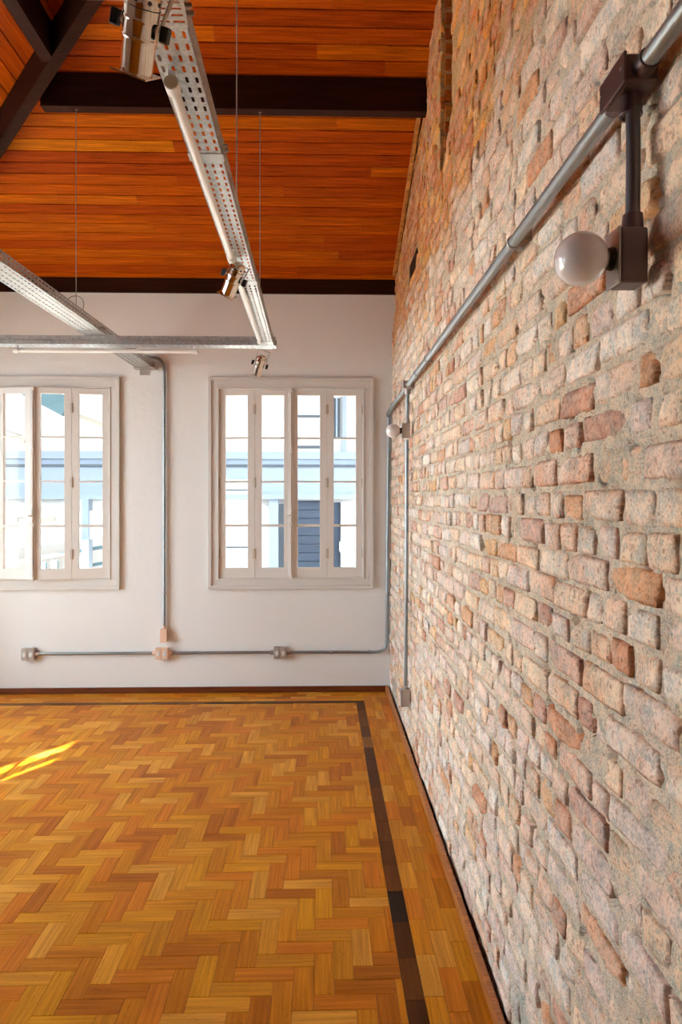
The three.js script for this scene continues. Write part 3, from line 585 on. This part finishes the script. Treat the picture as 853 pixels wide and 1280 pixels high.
// chrome spotlights: a can that hangs in a yoke, mouth along -y
function spot(label, at, tilt, yawA, k = 1, stem = 0.07) {
  const o = thing('spotlight', label, 'spotlight', 'chrome spotlights under the trays');
  o.position.copy(at); o.scale.setScalar(k);
  const head = new THREE.Group();
  o.rotation.z = tilt[1];
  const e = new THREE.Euler(tilt[0], yawA, 0, 'YXZ'), turn = (g) => g.applyMatrix4(new THREE.Matrix4().makeRotationFromEuler(e));
  const can = new THREE.LatheGeometry([[0.0001, 0.075], [0.012, 0.0745], [0.026, 0.069], [0.035, 0.055], [0.037, 0.04], [0.037, 0.016], [0.039, 0.014], [0.039, 0.009], [0.037, 0.007], [0.037, -0.018], [0.0385, -0.02], [0.0385, -0.024], [0.036, -0.026], [0.035, -0.09], [0.0335, -0.09], [0.0345, 0.02], [0.02, 0.055], [0.0001, 0.06]].map(([x, y]) => new THREE.Vector2(x, y)), 40);
  const body = mesh('can', turn(can), M.chrome, o);
  mesh('lamp_face', turn(new THREE.CylinderGeometry(0.0335, 0.0335, 0.004, 28).translate(0, -0.055, 0)), std(lin(90, 84, 70), 0.25), body);
  const fr = new THREE.Shape([[-0.041, -0.041], [0.041, -0.041], [0.041, 0.041], [-0.041, 0.041]].map(([x, y]) => new THREE.Vector2(x, y))), hp = new THREE.Path(); hp.absarc(0, 0, 0.033, 0, Math.PI * 2, true); fr.holes.push(hp);
  mesh('gel_frame', turn(new THREE.ExtrudeGeometry(fr, { depth: 0.003, bevelEnabled: false }).rotateX(Math.PI / 2).translate(0, -0.089, 0)), M.chrome, o);
  for (let q = 0; q < 8; q++) { const a = q * Math.PI / 4; const v = mesh('vent_hole', turn(new THREE.CylinderGeometry(0.0042, 0.0042, 0.003, 10).rotateZ(Math.PI / 2).translate(0.0368, 0.047, 0).rotateY(a)), M.black, body); }
  mesh('band_groove', turn(new THREE.TorusGeometry(0.0374, 0.001, 6, 40).rotateX(Math.PI / 2).translate(0, 0.034, 0)), M.black, body);
  for (const s of [-1, 1]) mesh('knob', new RoundedBoxGeometry(0.018, 0.032, 0.024, 2, 0.004).rotateX(0.5).translate(s * 0.056, -0.002, 0).applyMatrix4(new THREE.Matrix4().makeRotationY(yawA)), M.black, o);
  const ym = new THREE.Matrix4().makeRotationY(yawA);
  mesh('yoke', [new THREE.BoxGeometry(0.003, 0.06 + stem, 0.014).translate(-0.043, (0.05 + stem) / 2, 0), new THREE.BoxGeometry(0.003, 0.06 + stem, 0.014).translate(0.043, (0.05 + stem) / 2, 0), new THREE.BoxGeometry(0.089, 0.003, 0.014).translate(0, 0.055 + stem, 0)].map((g) => g.applyMatrix4(ym)), M.steel, o);
}
spot('large looking chrome spotlight hanging beside the near cross tray', P(-0.366, 2.603, 1.38), [0.66, -0.36], 0.0, 0.94, 0.05);
spot('chrome spotlight tilted sideways under the middle of the long tray', P(-0.392, 2.632, 3.02), [0.5, -0.5], 0.0, 0.93, 0.012);
spot('small looking chrome spotlight hanging from the corner of the trays above the closed window', P(-0.437, 2.589, 4.734), [0.15, -0.32], 0.1, 0.9, 0.055);
// suspension wires
function wire(label, x, d, y0, y1) {
  const o = thing('suspension_wire', label, 'wire', 'suspension wires of the trays');
  mesh('cable', rod(P(x, y0, d), P(x, y1, d), 0.0024, 8), M.wire, o);
  mesh('eye_hook', new THREE.TorusGeometry(0.008, 0.003, 8, 16).translate(x, y1 + 0.004, -d), M.steel, o);
  return o;
}
{
  const o = wire('thin wire from the purlin down to the tray above the ajar window', -1.462, 4.08, 2.8, 3.962);
  mesh('clip', path([P(-1.52, 2.845, 4.1), P(-1.49, 2.862, 4.1), P(-1.45, 2.86, 4.1), P(-1.425, 2.825, 4.1), P(-1.43, 2.78, 4.1)], 0.003, 20, 6), M.steel, o);
  wire('thin wire from the high planks down to the near half of the long tray', -0.319, 2.53, 2.72, hBack(2.53) - 0.015);
  wire('thin wire from the purlin down to the far half of the long tray', -0.376, 4.08, 2.72, 3.962);
}
one('tray_bracket', [bx(-1.6, -1.42, THB - 0.012, THB - 0.002, 5.80, 5.878), bx(-1.565, -1.485, THB - 0.055, THB - 0.012, 5.872, 5.879)], M.box, 'small metal bracket holding the tray end to the white wall', 'bracket');

// ---------------------------------------------------------------- outside
{
  const G = -4.2;
  one('lower_storey', bx(XL - 0.12, 6, G, -0.13, REAR - 0.28, 6.16), M.outWall, 'storey of the house below the room', 'building', null, 'structure');
  one('added_light_screen', bx(-40, XL - 0.13, G, 1.2, 6.2, 6.4), M.outWall, 'unseen wall added to keep courtyard light off the street side', 'wall', null, 'structure');  // added out of view to stop courtyard light spilling onto the facade
  one('bounce_light_ground', bx(-40, 40, G - 0.2, G, -30, 6.2), std(lin(156, 152, 147), 0.95), 'unseen courtyard ground made pale to bounce light into the room', 'ground', null, 'structure');  // unseen; kept paler than the street to throw light up indoors
  one('street_ground', bx(-40, 40, G - 0.2, G, 6.2, 45), std(lin(112, 110, 106), 0.95), 'grey paved ground outside the windows', 'ground', null, 'structure');
  const white = std(lin(226, 226, 224), 0.9), blue = std(lin(158, 172, 188), 0.85), navy = std(lin(44, 58, 76), 0.6), dark = std(lin(84, 92, 100), 0.6), soffit = std(lin(112, 84, 58), 0.8), tan = std(lin(168, 140, 116), 0.9);
  one('added_sun_blocker', bx(-5.6, XL - 0.125, G, 6.6, 2.15, 2.35), M.outWall, 'unseen wall added outside to keep sun off the side doors', 'wall', null, 'structure');  // added out of view as a sun blocker for the glazed doors
  const F = 13;                                                   // facade distance
  const px = (x) => (x - 404) / 853 * F, py = (y) => 1.65 + (625 - y) / 853 * F;
  const o = thing('neighbour_building', 'pale house across the street seen through the closed window', 'building');
  const p = (name, x0, x1, y0, y1, m, out = 0.1, back = 0) => mesh(name, bx(px(x0), px(x1), py(y1), py(y0), F - out, F + 0.3 - back), m, o);
  p('wall', -220, 710, 440, 1020, white, 0, 0);
  mesh('added_shade_canopy', bx(-9, 5, 4.35, 4.5, 7.1, F + 0.3), soffit, o);  // unseen canopy added to shade the facade; dark underside cuts bounced light
  mesh('added_shade_wall', bx(-9.2, -9, G, 4.35, 7.1, F + 0.3), tan, o); mesh('added_shade_wall', bx(5, 5.2, G, 4.35, 7.1, F + 0.3), tan, o);  // unseen walls added to cut light reaching the facade from the sides
  p('cornice', -25, 447, 566, 575, blue, 0.3); p('fascia', -25, 447, 575, 624, blue, 0.16); p('ledge', -25, 447, 581.5, 584.5, dark, 0.24);
  p('cornice', -25, 447, 618, 624, blue, 0.34);
  p('roller_shutter', 368, 402, 626, 722, navy, 0.05);
  for (let k = 0; k < 9; k++) p('slat', 368, 402, 627 + k * 10.6, 636.8 + k * 10.6, std(lin(50, 64, 82), 0.5), 0.09);
  p('post', 338, 349, 624, 740, blue, 0.2); p('door', 349, 357, 630, 722, dark, 0.06); p('post', 357, 368, 624, 740, blue, 0.12);
  p('door', 415, 425, 628, 722, navy, 0.08); p('frame_post', 426, 431, 628, 722, white, 0.2); p('wall_lamp', 424, 428, 676, 688, white, 0.35);
  p('window', 416, 425, 498, 548, dark, 0.03); p('window_mullion', 420, 422, 498, 548, blue, 0.08); p('pilaster', 428, 433, 490, 600, blue, 0.15);
  p('wall_panel', 280, 316, 600, 722, white, 0.22); for (const y of [612, 622, 682]) p('ledge', 280, 316, y, y + 1.6, dark, 0.25);
  const q = thing('outside_stair', 'white outside stair with teal rail seen through the ajar window', 'stair');
  const tealM = std(lin(92, 122, 130), 0.7), tanM = std(lin(176, 166, 148), 0.9), whiteM = std(lin(228, 228, 226), 0.9), F2 = 11.5;
  const qx = (x) => (x - 404) / 853 * F2, qy = (y) => 1.65 + (625 - y) / 853 * F2;
  const bar = (name, x0, y0, x1, y1, t, m, dep = 0.1) => mesh(name, [slant(qx(x0), qy(y0), qx(x1), qy(y1), t, dep)], m, q);
  function slant(ax, ay, bx2, by2, t, dep) { const g = new THREE.BoxGeometry(Math.hypot(bx2 - ax, by2 - ay), t, dep); g.rotateZ(Math.atan2(by2 - ay, bx2 - ax)); return g.translate((ax + bx2) / 2, (ay + by2) / 2, -F2); }
  bar('stringer', -60, 676, 150, 652, 0.46, whiteM, 0.5); bar('handrail', -60, 716, 150, 680, 0.055, tealM); bar('lower_rail', -60, 736, 150, 700, 0.05, tealM);
  for (const x of [-20, 12, 58, 72, 104]) bar('baluster', x, 712 - x * 0.17, x + 0.1, 745 - x * 0.17, 0.1, tealM, 0.06);
  bar('soffit', 5, 652, 36, 649, 0.07, tanM, 0.6); bar('soffit', 50, 651, 80, 647, 0.08, tanM, 0.6);
  mesh('post', bx(qx(113), qx(121), qy(760), qy(624), F2 - 0.3, F2 - 0.1), std(lin(140, 154, 168), 0.8), q);
  bar('roof_edge', 30, 480, 90, 512, 0.3, tealM, 0.3); bar('roof_edge', 0, 538, 40, 552, 0.09, tanM, 0.3); bar('gable_edge', 95, 518, 140, 536, 0.05, tanM, 0.3);
  p('string_course', 368, 405, 519.5, 522, dark, 0.08); p('string_course', 368, 405, 557.5, 560.5, dark, 0.08);
}
renderer.render(scene, camera);
